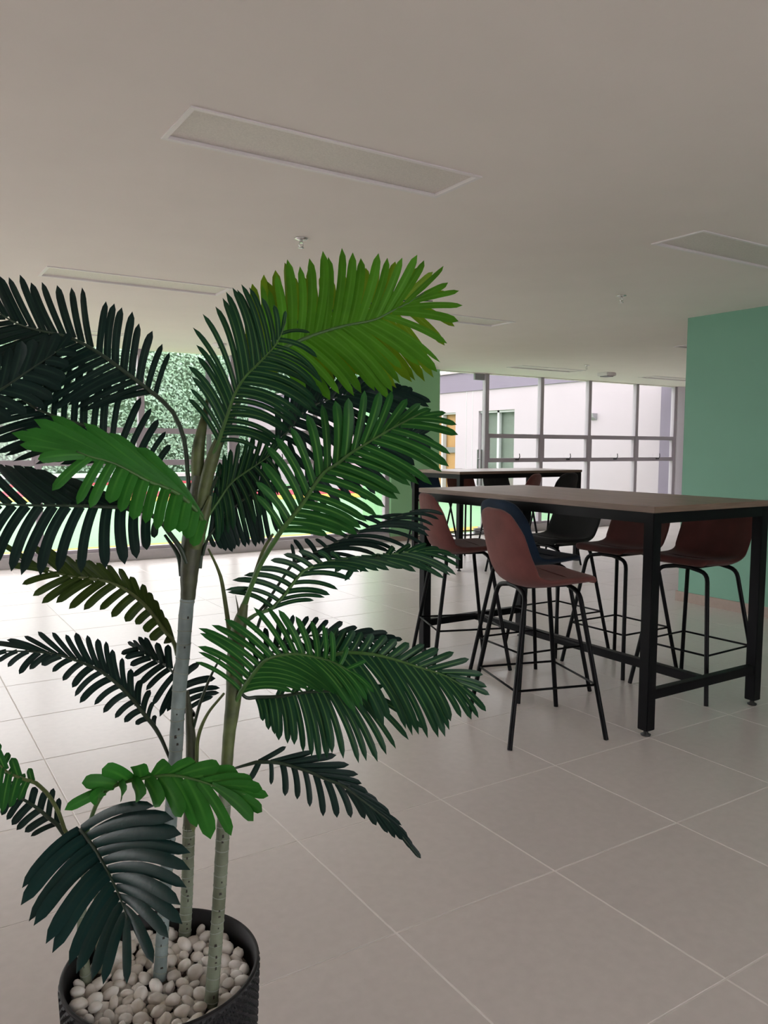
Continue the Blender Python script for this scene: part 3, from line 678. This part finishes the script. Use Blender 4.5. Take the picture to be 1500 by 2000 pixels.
frond([(362, 1160, 1.41), (352, 1285, 1.43)], 7, [(340, 1253), (320, 1230), (290, 1190), (253, 1157), (213, 1137), (173, 1130), (133, 1125), (80, 1110), (30, 1090)], [1.45, 1.58],
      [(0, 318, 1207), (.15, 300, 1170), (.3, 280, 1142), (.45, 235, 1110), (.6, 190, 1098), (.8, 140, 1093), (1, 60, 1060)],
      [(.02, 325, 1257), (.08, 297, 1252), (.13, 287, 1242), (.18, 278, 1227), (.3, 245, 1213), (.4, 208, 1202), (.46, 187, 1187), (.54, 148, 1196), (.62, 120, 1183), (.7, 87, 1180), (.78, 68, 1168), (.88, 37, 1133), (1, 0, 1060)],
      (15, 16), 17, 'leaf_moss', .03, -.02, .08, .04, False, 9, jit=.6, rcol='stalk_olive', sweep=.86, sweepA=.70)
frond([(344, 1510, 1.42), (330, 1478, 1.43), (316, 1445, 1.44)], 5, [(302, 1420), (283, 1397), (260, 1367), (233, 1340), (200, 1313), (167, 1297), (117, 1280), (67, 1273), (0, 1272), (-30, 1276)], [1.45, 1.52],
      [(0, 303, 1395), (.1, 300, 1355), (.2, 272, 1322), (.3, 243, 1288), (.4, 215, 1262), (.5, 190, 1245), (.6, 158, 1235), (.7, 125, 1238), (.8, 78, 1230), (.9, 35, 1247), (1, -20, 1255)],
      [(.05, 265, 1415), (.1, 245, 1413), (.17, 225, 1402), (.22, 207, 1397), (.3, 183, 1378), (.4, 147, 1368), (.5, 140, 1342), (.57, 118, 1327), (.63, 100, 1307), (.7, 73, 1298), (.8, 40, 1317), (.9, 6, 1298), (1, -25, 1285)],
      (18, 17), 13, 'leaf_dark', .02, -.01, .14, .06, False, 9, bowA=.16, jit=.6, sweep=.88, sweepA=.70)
frond([(373, 1480, 1.54), (371, 1430, 1.55)], 7, [(370, 1385), (355, 1340), (330, 1305), (300, 1288), (262, 1262)], [1.56, 1.72],
      [(0, 412, 1358), (.1, 430, 1352), (.22, 438, 1340), (.35, 395, 1300), (.5, 340, 1265), (.7, 290, 1245), (.85, 265, 1243), (1, 250, 1255)],
      [(.0, 380, 1400), (.12, 345, 1402), (.25, 328, 1395), (.4, 308, 1398), (.55, 285, 1345), (.7, 265, 1327), (.85, 247, 1292), (1, 237, 1277)], 13, 13, 'leaf_dark', .02, -.02, .1, .04, False, 8)

# --- lower left
frond([(160, 1660, 1.40), (176, 1605, 1.37), (188, 1572, 1.33)], 7, [(204, 1545), (235, 1530), (280, 1520), (330, 1514), (370, 1520), (410, 1532), (445, 1545), (480, 1552)], [1.30, 1.18],
      [(0, 130, 1580), (.08, 150, 1535), (.2, 200, 1502), (.35, 300, 1492), (.5, 385, 1487), (.65, 450, 1500), (.8, 497, 1523), (1, 526, 1558)],
      [(0, 176, 1568), (.08, 227, 1555), (.18, 262, 1562), (.28, 290, 1560), (.42, 346, 1593), (.5, 372, 1604), (.62, 400, 1640), (.74, 433, 1645), (.88, 493, 1604), (1, 512, 1586)],
      (12, 11), 30, 'leaf_bright', -.02, -.05, .10, .06, True, 9, jit=.7, sweep=.84)
frond([(162, 1700, 1.40), (150, 1640, 1.37)], 8, [(156, 1619), (183, 1655), (205, 1692), (227, 1736), (242, 1773), (249, 1797)], [1.33, 1.17],
      [(0, 300, 1577), (.07, 323, 1592), (.14, 348, 1610), (.21, 355, 1630), (.29, 374, 1659), (.37, 370, 1687), (.46, 367, 1721), (.56, 359, 1752), (.68, 357, 1796), (.8, 330, 1835), (.9, 299, 1884), (1, 248, 1920)],
      [(0, 37, 1736), (.08, 35, 1767), (.15, 45, 1776), (.23, 57, 1798), (.31, 68, 1806), (.42, 88, 1838), (.54, 103, 1860), (.67, 136, 1889), (.82, 169, 1897), (.97, 205, 1920)],
      (12, 11), 27, 'leaf_teal', -.10, -.10, -.03, .16, True, 9, jit=.45, archA=.13, nrm=(-.1, -.5, -1))
frond([(152, 1660, 1.41), (127, 1622, 1.40), (115, 1588, 1.38), (95, 1553, 1.34)], 8, [(72, 1530), (42, 1520), (15, 1508), (-15, 1480)], [1.30, 1.22],
      [(.1, 55, 1500), (.5, 10, 1470), (1, -40, 1450)], [(.2, 36, 1562), (.4, 18, 1577), (.6, 5, 1587), (1, -20, 1560)], (4, 5), 16, 'leaf_mid', 0, 0, .03, .03, False, 8, jit=.6, rcol='stalk_olive')
frond([(150, 1665, 1.42), (125, 1630, 1.42)], 6, [(112, 1610), (95, 1597), (75, 1580), (55, 1567), (35, 1557), (0, 1548), (-30, 1545)], [1.42, 1.42],
      [(0, 116, 1560), (.15, 104, 1540), (.3, 88, 1546), (.45, 66, 1536), (.6, 45, 1530), (.8, 10, 1520), (1, -30, 1510)],
      [(0, 60, 1634), (.1, 51, 1630), (.3, 29, 1622), (.5, 20, 1606), (.7, 4, 1595), (1, -30, 1580)], (9, 8), 15, 'leaf_dark', .01, -.01, .05, .03, False, 9, jit=.6)
frond(None, 0, [(-60, 1460), (-20, 1480), (10, 1510), (30, 1545)], [1.3, 1.3], [(0, -40, 1430), (.4, 0, 1450), (1, 48, 1512)], [(0, -40, 1520), (.5, -10, 1540), (1, 12, 1560)], 6, 15, 'leaf_mid', jit=.8)

# --- top
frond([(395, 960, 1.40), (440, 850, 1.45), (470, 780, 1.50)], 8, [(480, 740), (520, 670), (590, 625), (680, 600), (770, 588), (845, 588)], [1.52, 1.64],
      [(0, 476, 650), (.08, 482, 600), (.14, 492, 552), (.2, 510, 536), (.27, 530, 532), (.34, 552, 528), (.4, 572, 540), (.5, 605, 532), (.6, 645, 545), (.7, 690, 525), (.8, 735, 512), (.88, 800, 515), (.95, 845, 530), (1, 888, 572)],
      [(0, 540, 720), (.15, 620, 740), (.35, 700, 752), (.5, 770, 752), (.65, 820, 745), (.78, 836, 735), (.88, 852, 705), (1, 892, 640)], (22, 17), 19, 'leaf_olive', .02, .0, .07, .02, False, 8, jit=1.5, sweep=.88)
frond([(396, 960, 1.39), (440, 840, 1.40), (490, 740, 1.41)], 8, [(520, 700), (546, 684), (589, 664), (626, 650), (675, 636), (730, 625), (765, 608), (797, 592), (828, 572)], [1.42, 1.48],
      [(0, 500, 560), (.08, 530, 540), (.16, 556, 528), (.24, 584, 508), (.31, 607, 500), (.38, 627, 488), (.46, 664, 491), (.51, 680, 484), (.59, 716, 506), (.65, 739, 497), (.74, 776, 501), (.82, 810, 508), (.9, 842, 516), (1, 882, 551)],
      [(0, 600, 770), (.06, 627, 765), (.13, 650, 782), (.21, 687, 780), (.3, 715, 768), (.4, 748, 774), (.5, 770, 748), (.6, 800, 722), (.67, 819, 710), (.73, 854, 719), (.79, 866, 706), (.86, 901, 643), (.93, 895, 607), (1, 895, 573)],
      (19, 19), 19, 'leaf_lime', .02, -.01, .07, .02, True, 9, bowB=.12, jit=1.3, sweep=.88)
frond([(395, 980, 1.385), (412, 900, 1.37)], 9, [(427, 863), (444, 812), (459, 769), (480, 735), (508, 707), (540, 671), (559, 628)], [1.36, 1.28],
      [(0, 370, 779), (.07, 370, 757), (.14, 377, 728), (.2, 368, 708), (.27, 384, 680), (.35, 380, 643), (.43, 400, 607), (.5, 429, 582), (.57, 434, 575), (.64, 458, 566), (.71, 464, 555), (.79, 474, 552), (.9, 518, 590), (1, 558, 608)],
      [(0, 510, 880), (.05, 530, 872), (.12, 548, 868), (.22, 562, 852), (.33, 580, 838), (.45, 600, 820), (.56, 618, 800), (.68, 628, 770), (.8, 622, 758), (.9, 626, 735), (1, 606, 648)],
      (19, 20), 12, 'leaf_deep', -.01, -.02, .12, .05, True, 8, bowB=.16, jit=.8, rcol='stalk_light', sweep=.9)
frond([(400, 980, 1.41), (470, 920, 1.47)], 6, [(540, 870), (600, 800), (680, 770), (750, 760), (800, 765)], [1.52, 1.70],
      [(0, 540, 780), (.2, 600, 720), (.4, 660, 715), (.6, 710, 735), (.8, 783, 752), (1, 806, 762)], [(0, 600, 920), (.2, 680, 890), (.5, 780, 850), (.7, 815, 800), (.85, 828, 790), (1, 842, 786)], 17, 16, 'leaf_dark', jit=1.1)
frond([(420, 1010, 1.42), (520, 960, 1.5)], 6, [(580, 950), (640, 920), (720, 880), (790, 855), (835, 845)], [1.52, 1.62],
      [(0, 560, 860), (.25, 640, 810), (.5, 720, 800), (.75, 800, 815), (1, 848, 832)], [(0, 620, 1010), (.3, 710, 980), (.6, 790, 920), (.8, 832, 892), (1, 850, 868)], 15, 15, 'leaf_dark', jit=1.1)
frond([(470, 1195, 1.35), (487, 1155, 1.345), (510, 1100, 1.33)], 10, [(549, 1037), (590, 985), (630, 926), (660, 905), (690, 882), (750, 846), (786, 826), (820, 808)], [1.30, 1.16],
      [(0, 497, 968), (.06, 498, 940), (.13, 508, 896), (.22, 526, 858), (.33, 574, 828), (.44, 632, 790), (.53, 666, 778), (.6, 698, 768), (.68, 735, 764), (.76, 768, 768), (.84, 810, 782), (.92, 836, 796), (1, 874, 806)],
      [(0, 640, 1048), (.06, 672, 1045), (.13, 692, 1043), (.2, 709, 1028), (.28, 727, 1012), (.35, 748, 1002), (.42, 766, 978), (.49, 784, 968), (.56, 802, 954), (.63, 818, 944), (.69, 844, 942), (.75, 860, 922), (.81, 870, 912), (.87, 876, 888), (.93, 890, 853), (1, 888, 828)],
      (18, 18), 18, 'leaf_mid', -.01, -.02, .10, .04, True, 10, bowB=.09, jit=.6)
frond([(398, 1060, 1.40), (399, 1020, 1.40)], 7, [(404, 1012), (423, 984), (452, 943), (480, 922), (508, 903), (540, 880)], [1.41, 1.44],
      [(0, 415, 930), (.3, 440, 880), (.6, 490, 845), (1, 560, 850)], [(.15, 425, 1060), (.35, 450, 1040), (.5, 490, 1030), (.7, 530, 1000), (1, 560, 930)], 13, 11, 'leaf_deep', jit=.8, rcol='stalk_light')
frond([(396, 1085, 1.40), (402, 1062, 1.40)], 6, [(408, 1048), (431, 1016), (465, 984), (501, 960), (540, 945)], [1.42, 1.46],
      [(0, 420, 960), (.3, 440, 910), (.6, 480, 885), (1, 540, 890)], [(0, 420, 1069), (.1, 435, 1073), (.2, 448, 1074), (.3, 459, 1071), (.42, 472, 1070), (.52, 484, 1066), (.64, 502, 1070), (.74, 511, 1062), (.85, 527, 1057), (1, 560, 1030)], 15, 12, 'leaf_dark',
      dB=.02, bowB=.02, archB=-.12, jit=.5)
# --- right side
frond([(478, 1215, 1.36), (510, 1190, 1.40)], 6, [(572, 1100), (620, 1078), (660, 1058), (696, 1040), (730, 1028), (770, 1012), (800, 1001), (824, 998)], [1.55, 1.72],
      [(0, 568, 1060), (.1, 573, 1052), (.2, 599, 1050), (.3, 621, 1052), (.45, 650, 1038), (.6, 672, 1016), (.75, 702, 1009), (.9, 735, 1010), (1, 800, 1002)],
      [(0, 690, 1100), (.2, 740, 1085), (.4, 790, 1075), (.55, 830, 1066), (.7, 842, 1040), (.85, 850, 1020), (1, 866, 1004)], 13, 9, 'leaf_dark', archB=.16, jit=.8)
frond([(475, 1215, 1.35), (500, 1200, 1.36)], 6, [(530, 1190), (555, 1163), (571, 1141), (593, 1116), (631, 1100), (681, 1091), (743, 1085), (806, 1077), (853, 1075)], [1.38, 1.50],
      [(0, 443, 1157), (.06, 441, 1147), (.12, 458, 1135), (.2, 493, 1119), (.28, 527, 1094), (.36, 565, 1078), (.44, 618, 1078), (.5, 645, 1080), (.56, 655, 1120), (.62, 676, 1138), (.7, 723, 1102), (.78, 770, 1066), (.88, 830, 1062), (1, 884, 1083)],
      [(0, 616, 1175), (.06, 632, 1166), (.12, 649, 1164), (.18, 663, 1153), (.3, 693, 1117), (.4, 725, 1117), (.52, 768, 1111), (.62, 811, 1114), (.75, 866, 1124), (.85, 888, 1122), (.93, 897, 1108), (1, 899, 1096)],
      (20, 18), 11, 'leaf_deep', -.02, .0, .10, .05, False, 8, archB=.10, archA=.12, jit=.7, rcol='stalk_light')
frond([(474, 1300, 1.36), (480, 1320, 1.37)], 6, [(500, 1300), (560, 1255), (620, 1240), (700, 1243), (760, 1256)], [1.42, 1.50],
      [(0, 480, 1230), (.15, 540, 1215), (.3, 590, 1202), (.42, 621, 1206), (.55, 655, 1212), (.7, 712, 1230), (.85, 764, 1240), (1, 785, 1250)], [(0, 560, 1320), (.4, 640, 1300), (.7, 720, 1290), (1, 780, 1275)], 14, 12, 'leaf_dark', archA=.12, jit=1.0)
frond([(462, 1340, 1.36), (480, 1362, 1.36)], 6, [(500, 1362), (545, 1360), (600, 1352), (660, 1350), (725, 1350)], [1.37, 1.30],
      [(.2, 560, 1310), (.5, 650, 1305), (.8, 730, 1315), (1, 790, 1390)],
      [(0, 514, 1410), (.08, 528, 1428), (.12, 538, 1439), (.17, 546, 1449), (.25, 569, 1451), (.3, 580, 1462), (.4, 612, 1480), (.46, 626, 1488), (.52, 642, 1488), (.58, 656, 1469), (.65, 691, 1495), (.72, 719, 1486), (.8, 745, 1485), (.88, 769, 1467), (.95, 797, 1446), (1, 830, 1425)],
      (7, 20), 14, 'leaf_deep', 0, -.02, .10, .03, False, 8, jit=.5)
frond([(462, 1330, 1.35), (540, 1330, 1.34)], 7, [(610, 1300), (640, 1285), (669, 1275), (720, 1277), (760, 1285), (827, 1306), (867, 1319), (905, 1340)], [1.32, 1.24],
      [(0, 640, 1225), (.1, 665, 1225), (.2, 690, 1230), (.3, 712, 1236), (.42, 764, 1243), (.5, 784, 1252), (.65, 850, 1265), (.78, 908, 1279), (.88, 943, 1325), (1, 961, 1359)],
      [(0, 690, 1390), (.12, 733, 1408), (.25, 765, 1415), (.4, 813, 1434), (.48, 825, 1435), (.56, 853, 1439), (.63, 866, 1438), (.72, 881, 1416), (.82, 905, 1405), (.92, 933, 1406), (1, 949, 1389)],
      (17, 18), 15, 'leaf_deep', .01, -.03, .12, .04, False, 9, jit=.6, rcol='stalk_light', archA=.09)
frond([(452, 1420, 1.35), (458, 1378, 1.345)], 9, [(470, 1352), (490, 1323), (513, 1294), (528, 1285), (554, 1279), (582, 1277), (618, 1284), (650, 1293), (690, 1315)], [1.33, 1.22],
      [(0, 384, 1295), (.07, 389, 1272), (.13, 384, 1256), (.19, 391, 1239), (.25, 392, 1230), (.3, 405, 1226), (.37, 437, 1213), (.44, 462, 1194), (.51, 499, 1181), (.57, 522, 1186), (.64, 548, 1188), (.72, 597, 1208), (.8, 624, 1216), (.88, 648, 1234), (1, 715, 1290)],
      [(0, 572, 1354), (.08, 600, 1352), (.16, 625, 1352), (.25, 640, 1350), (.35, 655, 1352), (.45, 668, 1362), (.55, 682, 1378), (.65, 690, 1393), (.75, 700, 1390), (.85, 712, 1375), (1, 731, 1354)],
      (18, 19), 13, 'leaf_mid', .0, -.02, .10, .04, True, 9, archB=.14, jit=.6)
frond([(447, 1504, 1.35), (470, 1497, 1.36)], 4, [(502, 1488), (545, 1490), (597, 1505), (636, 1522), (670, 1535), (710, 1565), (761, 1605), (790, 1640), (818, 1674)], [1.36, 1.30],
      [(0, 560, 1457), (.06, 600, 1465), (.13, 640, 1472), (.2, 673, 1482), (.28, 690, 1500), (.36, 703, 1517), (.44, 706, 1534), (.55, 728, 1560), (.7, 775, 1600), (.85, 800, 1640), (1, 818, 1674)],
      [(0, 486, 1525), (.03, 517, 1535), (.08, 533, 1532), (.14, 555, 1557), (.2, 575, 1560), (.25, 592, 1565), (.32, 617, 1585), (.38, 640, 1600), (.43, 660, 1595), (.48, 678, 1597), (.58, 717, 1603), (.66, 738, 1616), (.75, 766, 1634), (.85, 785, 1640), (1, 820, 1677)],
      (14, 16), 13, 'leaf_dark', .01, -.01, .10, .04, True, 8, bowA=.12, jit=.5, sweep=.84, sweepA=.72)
# bare petioles and young shoots
def shoot(pts, ws, m='stalk_olive'): stem3(pts, ws, 'petiole', MT[m], 8, 0, 20)
shoot([(470, 1215, 1.36), (489, 1150, 1.36), (512, 1080, 1.34), (533, 1043, 1.33)], [9, 8, 7, 5])
shoot([(456, 1290, 1.37), (447, 1225, 1.38), (434, 1140, 1.39), (424, 1108, 1.40), (407, 1072, 1.41)], [12, 10, 8, 6, 4])
shoot([(384, 1490, 1.53), (387, 1440, 1.52), (405, 1395, 1.49), (437, 1355, 1.44)], [8, 8, 6, 5])
shoot([(378, 1420, 1.54), (392, 1370, 1.50), (412, 1320, 1.46), (432, 1282, 1.42)], [7, 6, 5, 4], 'stalk')
shoot([(355, 1125, 1.40), (348, 1085, 1.40), (322, 1045, 1.41)], [11, 9, 6], 'stalk')
shoot([(390, 1110, 1.41), (394, 1080, 1.41), (402, 1060, 1.41)], [9, 8, 6], 'stalk')
shoot([(462, 1235, 1.345), (466, 1200, 1.345), (460, 1162, 1.345)], [6, 5, 1], 'sheath_dark')
shoot([(500, 1235, 1.40), (512, 1200, 1.40), (530, 1170, 1.42)], [7, 6, 5], 'stalk')
shoot([(395, 1025, 1.39), (410, 960, 1.41), (445, 900, 1.44)], [11, 9, 6], 'stalk')
rl = rest_leaves.build('leaflets', [MT[k] for k in LK], palm, 'stuff')
print('leaflets owned', OWNED)

# white pebbles
pv = []
for k in range(8):
    bm = bmesh.new(); bmesh.ops.create_icosphere(bm, subdivisions=2, radius=1); J = random.Random(k+5); off = Vector((J.uniform(0, 50), 0, k*9))
    sc = (1, J.uniform(.68, .95), J.uniform(.5, .72))
    for v in bm.verts:
        v.co *= 1+.22*noise.noise(v.co*1.1+off)+.06*noise.noise(v.co*2.7+off); v.co = Vector((v.co.x*sc[0], v.co.y*sc[1], v.co.z*sc[2]))
    q = MB(); q.bm(bm, smooth=True); pv.append(q.mesh('pebble', MT['pebble']))
trunks = [(.394, 1.356), (.448, 1.241), (.473, 1.455), (.28, 1.415), (.30, 1.43)]
J = random.Random(21); placed = []; np_ = 0
for tries in range(14000):
    layer = 0 if tries < 9000 else 1
    a = J.uniform(0, 2*math.pi); r = (PR-.026)*math.sqrt(J.random()); s = J.uniform(.0105, .0185) if layer == 0 else J.uniform(.010, .016)
    if J.random() < .15: s *= 1.2
    x, y = r*math.cos(a), r*math.sin(a); z = SZ-.008+layer*.012
    if any((x+PC.x-u)**2+(y+PC.y-v)**2 < (s*.6+.013)**2 for u, v in trunks): continue
    if any((x-u)**2+(y-v)**2 < ((s+w)*(.74 if layer == 0 else .86))**2 for u, v, w, l in placed if l == layer): continue
    if np_ >= 290: break
    placed.append((x, y, s, layer)); np_ += 1
    o = link(bpy.data.objects.new('pebble', J.choice(pv))); o.parent = palm; o.location = (x, y, z+J.uniform(-.003, .004)+(.006 if r > PR-.05 else 0)); o.scale = (s*1.05,)*3
    o.rotation_euler = (J.gauss(0, .45), J.gauss(0, .45), J.uniform(0, 6.28))
print('pebbles', np_)
